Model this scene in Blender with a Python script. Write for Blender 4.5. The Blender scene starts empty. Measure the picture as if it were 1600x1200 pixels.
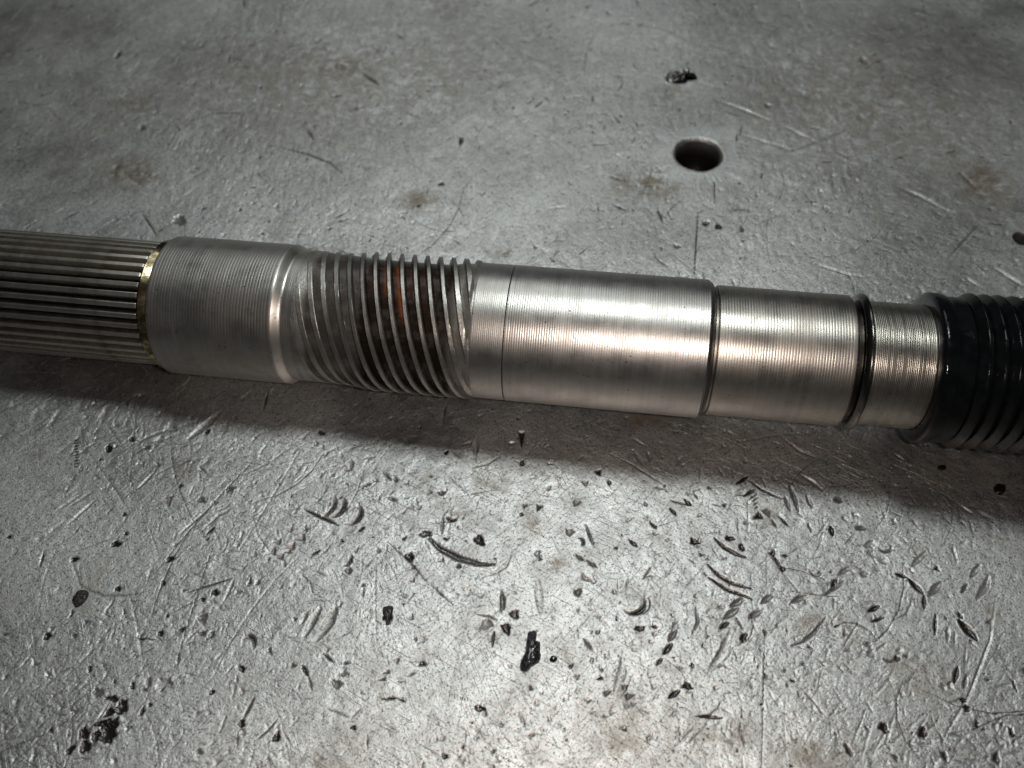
import bpy, math, random
import numpy as np
from mathutils import Matrix, Vector

random.seed(7)
rng = np.random.default_rng(11)
S = bpy.context.scene
COL = S.collection
R = math.radians

# ------------------------------------------------------------------ camera, world, lamps, exposure
H = 0.1775                     # camera height above the plate, metres
PITCH = R(56)                  # looking down by this much
F = 1400.0                     # focal length in pixels of the 1600 px wide photograph
cam = bpy.data.cameras.new('camera')
cam.sensor_width = 36.0
cam.lens = 36.0 * F / 1600.0
cam.clip_start = 0.005
cam.clip_end = 20
cam.dof.use_dof = True
cam.dof.focus_distance = 0.188
cam.dof.aperture_fstop = 15.5
camo = bpy.data.objects.new('camera', cam)
COL.objects.link(camo)
camo.location = (0, 0, H)
camo.rotation_euler = (math.pi / 2 - PITCH, 0, 0)
S.camera = camo

world = bpy.data.worlds.new('World')
S.world = world
world.use_nodes = True
world.node_tree.nodes['Background'].inputs[0].default_value = (0.80, 0.86, 0.90, 1)
world.node_tree.nodes['Background'].inputs[1].default_value = 0.022

def area_lamp(name, loc, target, size, power, color, shape='DISK', size_y=None):
    l = bpy.data.lights.new(name, 'AREA')
    l.shape = shape
    l.size = size
    if size_y: l.size_y = size_y
    l.energy = power
    l.color = color
    o = bpy.data.objects.new(name, l)
    COL.objects.link(o)
    o.location = loc
    o.rotation_euler = (Vector(target) - Vector(loc)).to_track_quat('-Z', 'Y').to_euler()
    return o

ceiling = area_lamp('ceiling_lamp', (0.05, 0.355, 0.82), (0.02, 0.10, 0.0), 0.19, 2.4, (0.94, 1.0, 0.975))
far_fill = area_lamp('far_fill_light', (-0.1, 1.55, 1.35), (0.0, 0.15, 0.0), 0.75, 2.6, (0.95, 1.0, 0.985))  # added fill, an unseen soft source that brightens the far half of the plate
flash = area_lamp('phone_flash', (0.018, 0.002, H + 0.001), (0.0, 0.115, 0.02), 0.008, 0.15, (1.0, 0.86, 0.77))

S.view_settings.view_transform = 'Standard'
S.view_settings.look = 'None'
S.view_settings.gamma = 1
S.view_settings.exposure = 0.12
S.view_settings.use_curve_mapping = False

# ------------------------------------------------------------------ helpers
FW = np.array([0, math.cos(PITCH), -math.sin(PITCH)])
UP = np.array([0, math.sin(PITCH), math.cos(PITCH)])

def at(px, py):
    """a photograph pixel -> the point of the plate (z = 0) it shows"""
    v = FW * F + np.array([px - 800.0, 0, 0]) + UP * (600.0 - py)
    s = -H / v[2]
    return np.array([v[0] * s, v[1] * s])

def scale_at(px, py):
    """metres per photograph pixel on the plate there, across the view"""
    x, y = at(px, py)
    return (y * FW[1] - H * FW[2]) / F

def tag(o, label=None, cat=None, group=None, kind=None):
    if label: o['label'] = label
    if cat: o['category'] = cat
    if group: o['group'] = group
    if kind: o['kind'] = kind
    return o

def link(name, me, mat, parent=None, smooth=True, sharp=35):
    o = bpy.data.objects.new(name, me)
    COL.objects.link(o)
    if parent: o.parent = parent
    if mat and not me.materials: me.materials.append(mat)
    if smooth:
        me.polygons.foreach_set('use_smooth', np.ones(len(me.polygons), dtype=bool))
        if sharp: me.set_sharp_from_angle(angle=R(sharp))
    return o

# ------------------------------------------------------------------ materials
def mat_new(name):
    m = bpy.data.materials.new(name)
    m.use_nodes = True
    nt = m.node_tree
    b = nt.nodes['Principled BSDF']
    return m, nt, b

class NB:
    """tiny node builder"""
    def __init__(s, nt): s.nt = nt; s.co = nt.nodes.new('ShaderNodeTexCoord').outputs['Object']
    def link(s, a, b): s.nt.links.new(a, b)
    def mapping(s, scale=(1, 1, 1), rot=(0, 0, 0), loc=(0, 0, 0)):
        n = s.nt.nodes.new('ShaderNodeMapping')
        n.inputs['Scale'].default_value = scale; n.inputs['Rotation'].default_value = rot
        n.inputs['Location'].default_value = loc
        s.link(s.co, n.inputs['Vector']); return n.outputs['Vector']
    def rotscale(s, ang, scale):
        n = s.nt.nodes.new('ShaderNodeVectorRotate'); n.rotation_type = 'Z_AXIS'
        n.inputs['Angle'].default_value = ang
        s.link(s.co, n.inputs['Vector'])
        m = s.nt.nodes.new('ShaderNodeMapping'); m.inputs['Scale'].default_value = scale
        s.link(n.outputs[0], m.inputs['Vector']); return m.outputs['Vector']
    def noise(s, vec, scale, detail=3, rough=0.55, dist=0.0):
        n = s.nt.nodes.new('ShaderNodeTexNoise')
        n.inputs['Scale'].default_value = scale; n.inputs['Detail'].default_value = detail
        n.inputs['Roughness'].default_value = rough; n.inputs['Distortion'].default_value = dist
        s.link(vec, n.inputs['Vector']); return n.outputs['Fac']
    def voronoi(s, vec, scale, feature='F1'):
        n = s.nt.nodes.new('ShaderNodeTexVoronoi'); n.feature = feature
        n.inputs['Scale'].default_value = scale
        s.link(vec, n.inputs['Vector']); return n.outputs['Distance']
    def ramp(s, fac, a, b, va=0.0, vb=1.0):
        n = s.nt.nodes.new('ShaderNodeMapRange'); n.interpolation_type = 'SMOOTHSTEP'
        n.inputs['From Min'].default_value = a; n.inputs['From Max'].default_value = b
        n.inputs['To Min'].default_value = va; n.inputs['To Max'].default_value = vb
        s.link(fac, n.inputs['Value']); return n.outputs['Result']
    def math(s, op, a, b=None, clamp=False):
        n = s.nt.nodes.new('ShaderNodeMath'); n.operation = op; n.use_clamp = clamp
        for i, v in enumerate((a, b)):
            if v is None: continue
            if isinstance(v, (int, float)): n.inputs[i].default_value = v
            else: s.link(v, n.inputs[i])
        return n.outputs[0]
    def mix(s, fac, a, b):
        n = s.nt.nodes.new('ShaderNodeMix'); n.data_type = 'RGBA'
        ins = {'f': n.inputs[0], 'a': n.inputs[6], 'b': n.inputs[7]}
        for k, v in (('f', fac), ('a', a), ('b', b)):
            if isinstance(v, (int, float)): ins[k].default_value = v
            elif isinstance(v, tuple): ins[k].default_value = (*v, 1)
            else: s.link(v, ins[k])
        return n.outputs[2]
    def attr(s, name):
        n = s.nt.nodes.new('ShaderNodeAttribute'); n.attribute_name = name; return n.outputs['Fac']
    def bump(s, h, dist, strength=1.0, normal=None):
        n = s.nt.nodes.new('ShaderNodeBump')
        n.inputs['Distance'].default_value = dist; n.inputs['Strength'].default_value = strength
        s.link(h, n.inputs['Height'])
        if normal is not None: s.link(normal, n.inputs['Normal'])
        return n.outputs['Normal']

def make_plate_mat():
    m, nt, b = mat_new('worn_steel_plate')
    n = NB(nt)
    dirt, stain = n.ramp(n.attr('dirt'), 0.08, 0.72), n.attr('stain')
    big = n.noise(n.co, 22, 4, 0.6)
    mid = n.noise(n.co, 160, 4, 0.6, 0.4)
    fine = n.noise(n.co, 900, 3, 0.6)
    col = n.mix(n.ramp(big, 0.3, 0.72), (0.40, 0.40, 0.395), (0.62, 0.625, 0.62))
    col = n.mix(n.ramp(mid, 0.42, 0.72, 0, 0.45), col, (0.42, 0.42, 0.415))
    col = n.mix(n.ramp(fine, 0.52, 0.72, 0, 0.45), col, (0.28, 0.275, 0.27))
    fleck = n.noise(n.mapping(loc=(5.3, 2.2, 0)), 2100, 3, 0.65, 0.6)
    col = n.mix(n.ramp(fleck, 0.53, 0.63, 0, 0.8), col, (0.14, 0.135, 0.13))
    # oxide stains and old oil, brown-olive
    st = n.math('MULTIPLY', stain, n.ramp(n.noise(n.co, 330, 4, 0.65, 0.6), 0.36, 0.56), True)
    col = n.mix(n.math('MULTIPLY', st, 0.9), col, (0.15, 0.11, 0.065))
    g2 = n.ramp(n.noise(n.mapping(loc=(3.1, 1.7, 0)), 75, 5, 0.7, 0.8), 0.55, 0.74, 0, 0.45)
    col = n.mix(g2, col, (0.24, 0.21, 0.165))
    # tiny black pits of dirt
    v = n.voronoi(n.mapping(scale=(1, 1, 0)), 620)
    sp = n.math('MULTIPLY', n.ramp(v, 0.10, 0.26, 1, 0), n.ramp(n.noise(n.co, 260, 2), 0.48, 0.60), True)
    col = n.mix(n.math('MULTIPLY', sp, 0.4), col, (0.07, 0.065, 0.06))
    col = n.mix(dirt, col, (0.012, 0.0105, 0.0095))
    n.link(col, b.inputs['Base Color'])
    met = n.math('SUBTRACT', 1.0, n.math('MULTIPLY', dirt, 1.0), True)
    met = n.math('SUBTRACT', met, n.math('MULTIPLY', st, 0.45), True)
    n.link(met, b.inputs['Metallic'])
    ro = n.math('ADD', n.math('ADD', n.ramp(mid, 0.3, 0.75, 0.44, 0.54), n.ramp(big, 0.35, 0.65, -0.02, 0.05)), n.math('MULTIPLY', g2, 0.25))
    ro = n.math('SUBTRACT', ro, n.math('MULTIPLY', dirt, 0.27))
    n.link(ro, b.inputs['Roughness'])
    # fine relief: grain plus hair scratches running several ways
    h = n.math('MULTIPLY', n.noise(n.co, 2600, 2, 0.6), 0.7)
    for ang, sc, w in ((0.5, 1.0, 0.45), (1.15, 1.2, 0.3), (2.3, 0.9, 0.35), (-0.2, 1.1, 0.25)):
        s = n.noise(n.rotscale(ang, (70 * sc, 2600 * sc, 1)), 1.0, 2, 0.6)
        h = n.math('ADD', h, n.math('MULTIPLY', n.ramp(s, 0.60, 0.74), -w))
    h = n.math('ADD', h, n.math('MULTIPLY', n.noise(n.co, 700, 2, 0.5), 1.0))
    n.link(n.bump(h, 0.00009, 0.9), b.inputs['Normal'])
    return m

def make_steel(name, color, dark, rough, streak=1.0, grime=0.3, aniso=0.0, bumpd=0.00002):
    """turned or ground steel; local X is the shaft's axis"""
    m, nt, b = mat_new(name)
    n = NB(nt)
    ring = n.noise(n.mapping(scale=(5200, 90, 90)), 1.0, 2, 0.5)
    ring2 = n.noise(n.mapping(scale=(900, 22, 22)), 1.0, 3, 0.6)
    cloud = n.noise(n.co, 140, 4, 0.6, 0.3)
    fine = n.noise(n.co, 2600, 2, 0.6)
    col = n.mix(n.ramp(ring2, 0.35, 0.7, 0, 0.4 * streak), color, dark)
    col = n.mix(n.ramp(cloud, 0.50, 0.74, 0, grime), col, tuple(c * k for c, k in zip(dark, (0.75, 0.62, 0.5))))
    col = n.mix(n.ramp(fine, 0.60, 0.74, 0, 0.5), col, dark)
    v = n.voronoi(n.co, 900)
    sp = n.math('MULTIPLY', n.ramp(v, 0.10, 0.2, 1, 0), n.ramp(n.noise(n.co, 420, 2), 0.56, 0.64), True)
    col = n.mix(n.math('MULTIPLY', sp, 0.85), col, (0.04, 0.03, 0.025))
    n.link(col, b.inputs['Base Color'])
    b.inputs['Metallic'].default_value = 1.0
    n.link(n.ramp(n.math('ADD', cloud, n.math('MULTIPLY', ring, 0.3)), 0.4, 0.9, rough - 0.05, rough + 0.07), b.inputs['Roughness'])
    h = n.math('ADD', n.math('MULTIPLY', ring, 0.6 * streak), n.math('MULTIPLY', fine, 0.6))
    n.link(n.bump(h, bumpd, 0.8), b.inputs['Normal'])
    return m

def make_worm_mat():
    m, nt, b = mat_new('oily_worm_steel')
    n = NB(nt)
    oil, rust = n.attr('oil'), n.attr('rust')
    fine = n.noise(n.co, 2400, 3, 0.6)
    cloud = n.noise(n.co, 260, 4, 0.65)
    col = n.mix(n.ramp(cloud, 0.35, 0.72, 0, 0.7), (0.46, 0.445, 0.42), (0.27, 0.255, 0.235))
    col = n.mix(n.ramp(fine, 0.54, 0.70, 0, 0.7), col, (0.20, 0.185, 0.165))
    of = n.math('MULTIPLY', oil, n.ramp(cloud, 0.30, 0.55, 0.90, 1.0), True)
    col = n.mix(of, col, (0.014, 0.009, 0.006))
    rust = n.math('MULTIPLY', rust, n.ramp(n.noise(n.co, 900, 3, 0.7), 0.35, 0.6, 0.45, 1.0))
    col = n.mix(rust, col, (0.20, 0.050, 0.012))
    n.link(col, b.inputs['Base Color'])
    n.link(n.math('SUBTRACT', 1.0, n.math('ADD', n.math('MULTIPLY', of, 0.95), rust), True), b.inputs['Metallic'])
    n.link(n.math('SUBTRACT', 0.42, n.math('MULTIPLY', of, 0.16)), b.inputs['Roughness'])
    n.link(n.math('MULTIPLY', n.ramp(of, 0.5, 0.9), 0.10), b.inputs['Coat Weight'])
    b.inputs['Coat Roughness'].default_value = 0.12
    n.link(n.math('SUBTRACT', 0.5, n.math('MULTIPLY', of, 0.36)), b.inputs['Specular IOR Level'])
    h = n.math('ADD', fine, n.math('MULTIPLY', n.noise(n.co, 700, 2), 1.4))
    n.link(n.bump(h, 0.00005, 0.8), b.inputs['Normal'])
    return m

def make_brass_mat():
    m, nt, b = mat_new('golden_polished_chamfer')
    n = NB(nt)
    c = n.noise(n.co, 420, 3, 0.6)
    n.link(n.mix(n.ramp(c, 0.35, 0.6, 0, 0.9), (0.58, 0.50, 0.30), (0.10, 0.08, 0.045)), b.inputs['Base Color'])
    b.inputs['Metallic'].default_value = 1.0
    b.inputs['Roughness'].default_value = 0.24
    n.link(n.bump(n.noise(n.co, 900, 2), 0.00005, 0.6), b.inputs['Normal'])
    return m

def make_black(name, base, rough, bscale, bdist, coat=0.4, spec=0.5):
    m, nt, b = mat_new(name)
    n = NB(nt)
    c = n.noise(n.co, 300, 3, 0.6)
    n.link(n.mix(n.ramp(c, 0.4, 0.7), base, tuple(x * 1.8 for x in base)), b.inputs['Base Color'])
    n.link(n.ramp(n.noise(n.co, 500, 3), 0.35, 0.7, rough - 0.06, rough + 0.12), b.inputs['Roughness'])
    b.inputs['Specular IOR Level'].default_value = spec
    b.inputs['Coat Weight'].default_value = coat
    b.inputs['Coat Roughness'].default_value = 0.08
    h = n.math('ADD', n.noise(n.co, bscale, 3, 0.6, 0.5), n.math('MULTIPLY', n.noise(n.co, bscale * 4, 2), 0.4))
    n.link(n.bump(h, bdist, 0.9), b.inputs['Normal'])
    return m

M_PLATE = make_plate_mat()
M_SPLINE = make_steel('oiled_spline_steel', (0.66, 0.63, 0.57), (0.22, 0.20, 0.16), 0.34, 0.5, 0.6)
M_COLLAR = make_steel('dull_turned_steel', (0.53, 0.51, 0.48), (0.30, 0.285, 0.265), 0.38, 0.6, 0.35)
M_MAIN = make_steel('bright_ground_steel', (0.46, 0.445, 0.425), (0.27, 0.26, 0.24), 0.36, 0.7, 0.25)
M_STEP = make_steel('browned_turned_steel', (0.47, 0.445, 0.41), (0.26, 0.235, 0.205), 0.34, 0.8, 0.4)
M_END = make_steel('worn_end_steel', (0.42, 0.40, 0.36), (0.19, 0.175, 0.15), 0.32, 1.0, 0.5)
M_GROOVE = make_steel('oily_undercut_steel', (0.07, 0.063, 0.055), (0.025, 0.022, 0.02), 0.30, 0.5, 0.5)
M_UNDER = make_steel('oil_stained_chamfer_steel', (0.30, 0.28, 0.25), (0.12, 0.105, 0.09), 0.34, 0.5, 0.5)
M_RING = make_steel('dark_spring_steel', (0.13, 0.125, 0.12), (0.05, 0.048, 0.045), 0.18, 0.3, 0.3)
M_WORM = make_worm_mat()
M_BRASS = make_brass_mat()
M_RUBBER = make_black('oily_black_rubber', (0.003, 0.0035, 0.004), 0.10, 800, 0.00006, 0.0, 0.24)
M_OIL = make_black('black_oil', (0.004, 0.004, 0.006), 0.10, 1400, 0.0006, 1.0, 0.5)
M_GRIME = make_black('matt_black_grime', (0.012, 0.011, 0.010), 0.45, 2600, 0.00025, 0.2)
M_BROWN = make_black('brown_oil', (0.010, 0.005, 0.003), 0.10, 500, 0.00002, 1.0)

# ------------------------------------------------------------------ the steel plate: a real height field of dents, gouges, scratches
def axis(*spans):
    out = [spans[0][0]]
    for a, b, s in spans:
        k = max(1, int(round((b - a) / s)))
        out += list(a + (b - a) * np.arange(1, k + 1) / k)
    return np.array(out)

GX = axis((-0.60, -0.22, 0.02), (-0.22, -0.18, 0.002), (-0.18, -0.10, 0.0005), (-0.10, 0.10, 0.000225), (0.10, 0.18, 0.0005), (0.18, 0.22, 0.002), (0.22, 0.60, 0.02))
GY = axis((-0.40, -0.02, 0.02), (-0.02, 0.024, 0.0012), (0.024, 0.105, 0.000225), (0.105, 0.18, 0.00034), (0.18, 0.285, 0.00052), (0.285, 0.33, 0.002), (0.33, 0.80, 0.03))
NX, NY = len(GX), len(GY)
DENT = np.zeros((NY, NX)); RIM = np.zeros((NY, NX)); DIRT = np.zeros((NY, NX)); STAIN = np.zeros((NY, NX))

def window(x0, x1, y0, y1):
    i0, i1 = np.searchsorted(GX, (x0, x1)); j0, j1 = np.searchsorted(GY, (y0, y1))
    if i1 - i0 < 1 or j1 - j0 < 1: return None
    return slice(j0, j1), slice(i0, i1), GX[None, i0:i1], GY[j0:j1, None]

def stamp(w, val, prof_dirt, rim=None):
    sl = (w[0], w[1])
    np.minimum(DENT[sl], val, out=DENT[sl])
    if prof_dirt is not None: np.maximum(DIRT[sl], prof_dirt, out=DIRT[sl])
    if rim is not None: np.maximum(RIM[sl], rim, out=RIM[sl])

def capsule(pts, wid, depth, dirt=0.0, taper=0.6, wedge=0.0, rim=0.10, ragged=0.0):
    """a gouge along a polyline; wid is its half width; taper thins both ends, wedge deepens the start only"""
    pts = np.asarray(pts, float)
    seg = np.linalg.norm(np.diff(pts, axis=0), axis=1); tot = seg.sum() + 1e-9
    acc = 0.0
    pad = wid * 2.0
    w = window(pts[:, 0].min() - pad, pts[:, 0].max() + pad, pts[:, 1].min() - pad, pts[:, 1].max() + pad)
    if w is None: return
    X, Y = w[2], w[3]
    best = np.full((Y.shape[0], X.shape[1]), 1e9); u = np.zeros_like(best)
    for k in range(len(pts) - 1):
        a, b = pts[k], pts[k + 1]; d = b - a; L2 = d @ d + 1e-18
        s = np.clip(((X - a[0]) * d[0] + (Y - a[1]) * d[1]) / L2, 0, 1)
        dd = np.hypot(X - a[0] - s * d[0], Y - a[1] - s * d[1])
        t = (acc + s * seg[k]) / tot
        c = dd < best
        best = np.where(c, dd, best); u = np.where(c, t, u)
        acc += seg[k]
    ww = wid * (1 - taper * np.abs(2 * u - 1) ** 1.6) * (1 - wedge * u)
    if ragged: ww = ww * (1 - ragged * (0.5 + 0.5 * np.sin(u * tot / wid * 2.6)))
    q = best / np.maximum(ww, 1e-6)
    core = np.clip(1 - q * q, 0, 1)
    dep = depth * (ww / wid) * (1 - 0.5 * wedge * u)
    val = -dep * core ** 0.55
    rm = depth * rim * np.exp(-((q - 1.25) / 0.32) ** 2) * (q > 0.9)
    stamp(w, val, np.clip(core * 1.6, 0, 1) * dirt if dirt else None, rm)

def oval(c, a, b, ang, depth, dirt=0.0, rim=0.08, flat=0.5, cut=None, tilt=0.0):
    """an oval dent; cut=(dx,dy,k) removes a shifted oval from it (a crescent is left); tilt makes one side deeper"""
    m = max(a, b) * 1.6
    w = window(c[0] - m, c[0] + m, c[1] - m, c[1] + m)
    if w is None: return
    X, Y = w[2] - c[0], w[3] - c[1]
    ca, sa = math.cos(ang), math.sin(ang)
    p, q = (X * ca + Y * sa) / a, (-X * sa + Y * ca) / b
    th = np.arctan2(q, p)
    wob = 1 + 0.13 * np.sin(2 * th + c[0] * 9e3) + 0.12 * np.sin(3 * th + c[1] * 8e3) + 0.11 * np.sin(5 * th + c[0] * 5e3) + 0.08 * np.sin(8 * th + c[1] * 7e3)
    rr = np.hypot(p, q) * (wob if cut is None else 1.0)
    core = np.clip(1 - rr * rr, 0, 1) ** flat
    if cut is not None:
        p2, q2 = p - cut[0], q - cut[1]
        core = core * np.clip((np.hypot(p2, q2) - cut[2]) / 0.25, 0, 1)
    val = -depth * core * (1 + tilt * p)
    rm = depth * rim * np.exp(-((rr - 1.15) / 0.22) ** 2)
    if cut is not None: rm = rm * 0.3
    stamp(w, val, np.clip(core * 1.8, 0, 1) * dirt if dirt else None, rm)

def tri(c, L, W, ang, depth, dirt=0.0):
    """a chisel nick: steep at its blunt end, running out to a point"""
    m = max(L, W) * 1.2
    w = window(c[0] - m, c[0] + m, c[1] - m, c[1] + m)
    if w is None: return
    X, Y = w[2] - c[0], w[3] - c[1]
    ca, sa = math.cos(ang), math.sin(ang)
    p, q = (X * ca + Y * sa) / L + 0.5, (-X * sa + Y * ca) / (W * 0.5)
    half = np.clip(1 - p, 0.02, 1)
    ins = np.clip((half - np.abs(q)) / 0.3, 0, 1) * np.clip(p / 0.12, 0, 1) * np.clip((1 - p) / 0.1, 0, 1)
    val = -depth * ins * (1 - 0.75 * p)
    stamp(w, val, np.clip(ins * 1.3, 0, 1) * dirt if dirt else None)

def gouges(txt, soft=False):
    """x1 y1 x2 y2 [x3 y3 ...] | width depth-factor dirt"""
    for ln in txt.strip().splitlines():
        co, par = ln.split('|')
        v = [float(t) for t in co.split()]; par = [float(t) for t in par.split()]
        pts = [at(v[i], v[i + 1]) for i in range(0, len(v), 2)]
        s = scale_at(v[0], v[1])
        wd = par[0] * s * 0.5
        dep = wd * 0.46 * (par[1] if len(par) > 1 else 1.0)
        capsule(pts, max(wd, 0.00016), dep, min(1.0, 0.12 + 1.15 * par[2]) if len(par) > 2 and par[2] > 0.06 else 0.0,
                taper=par[3] if len(par) > 3 else 0.6, rim=0.10 if not soft else 0.05)

def ovals(txt):
    """x y width height angle depth-factor dirt (pixels, image angle)"""
    for ln in txt.strip().splitlines():
        v = [float(t) for t in ln.split()] + [0] * 7
        x, y, wd, hg, an, df, di = v[:7]
        s = scale_at(x, y); e = math.atan2(H, at(x, y)[1])
        a, b = wd * s * 0.5, hg * s * 0.5 / math.sin(e)
        oval(at(x, y), a, b, R(an), min(a, b) * (0.40 if di > 0.32 else 0.20) * (df or 1), min(1.0, di * 1.1))

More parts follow.
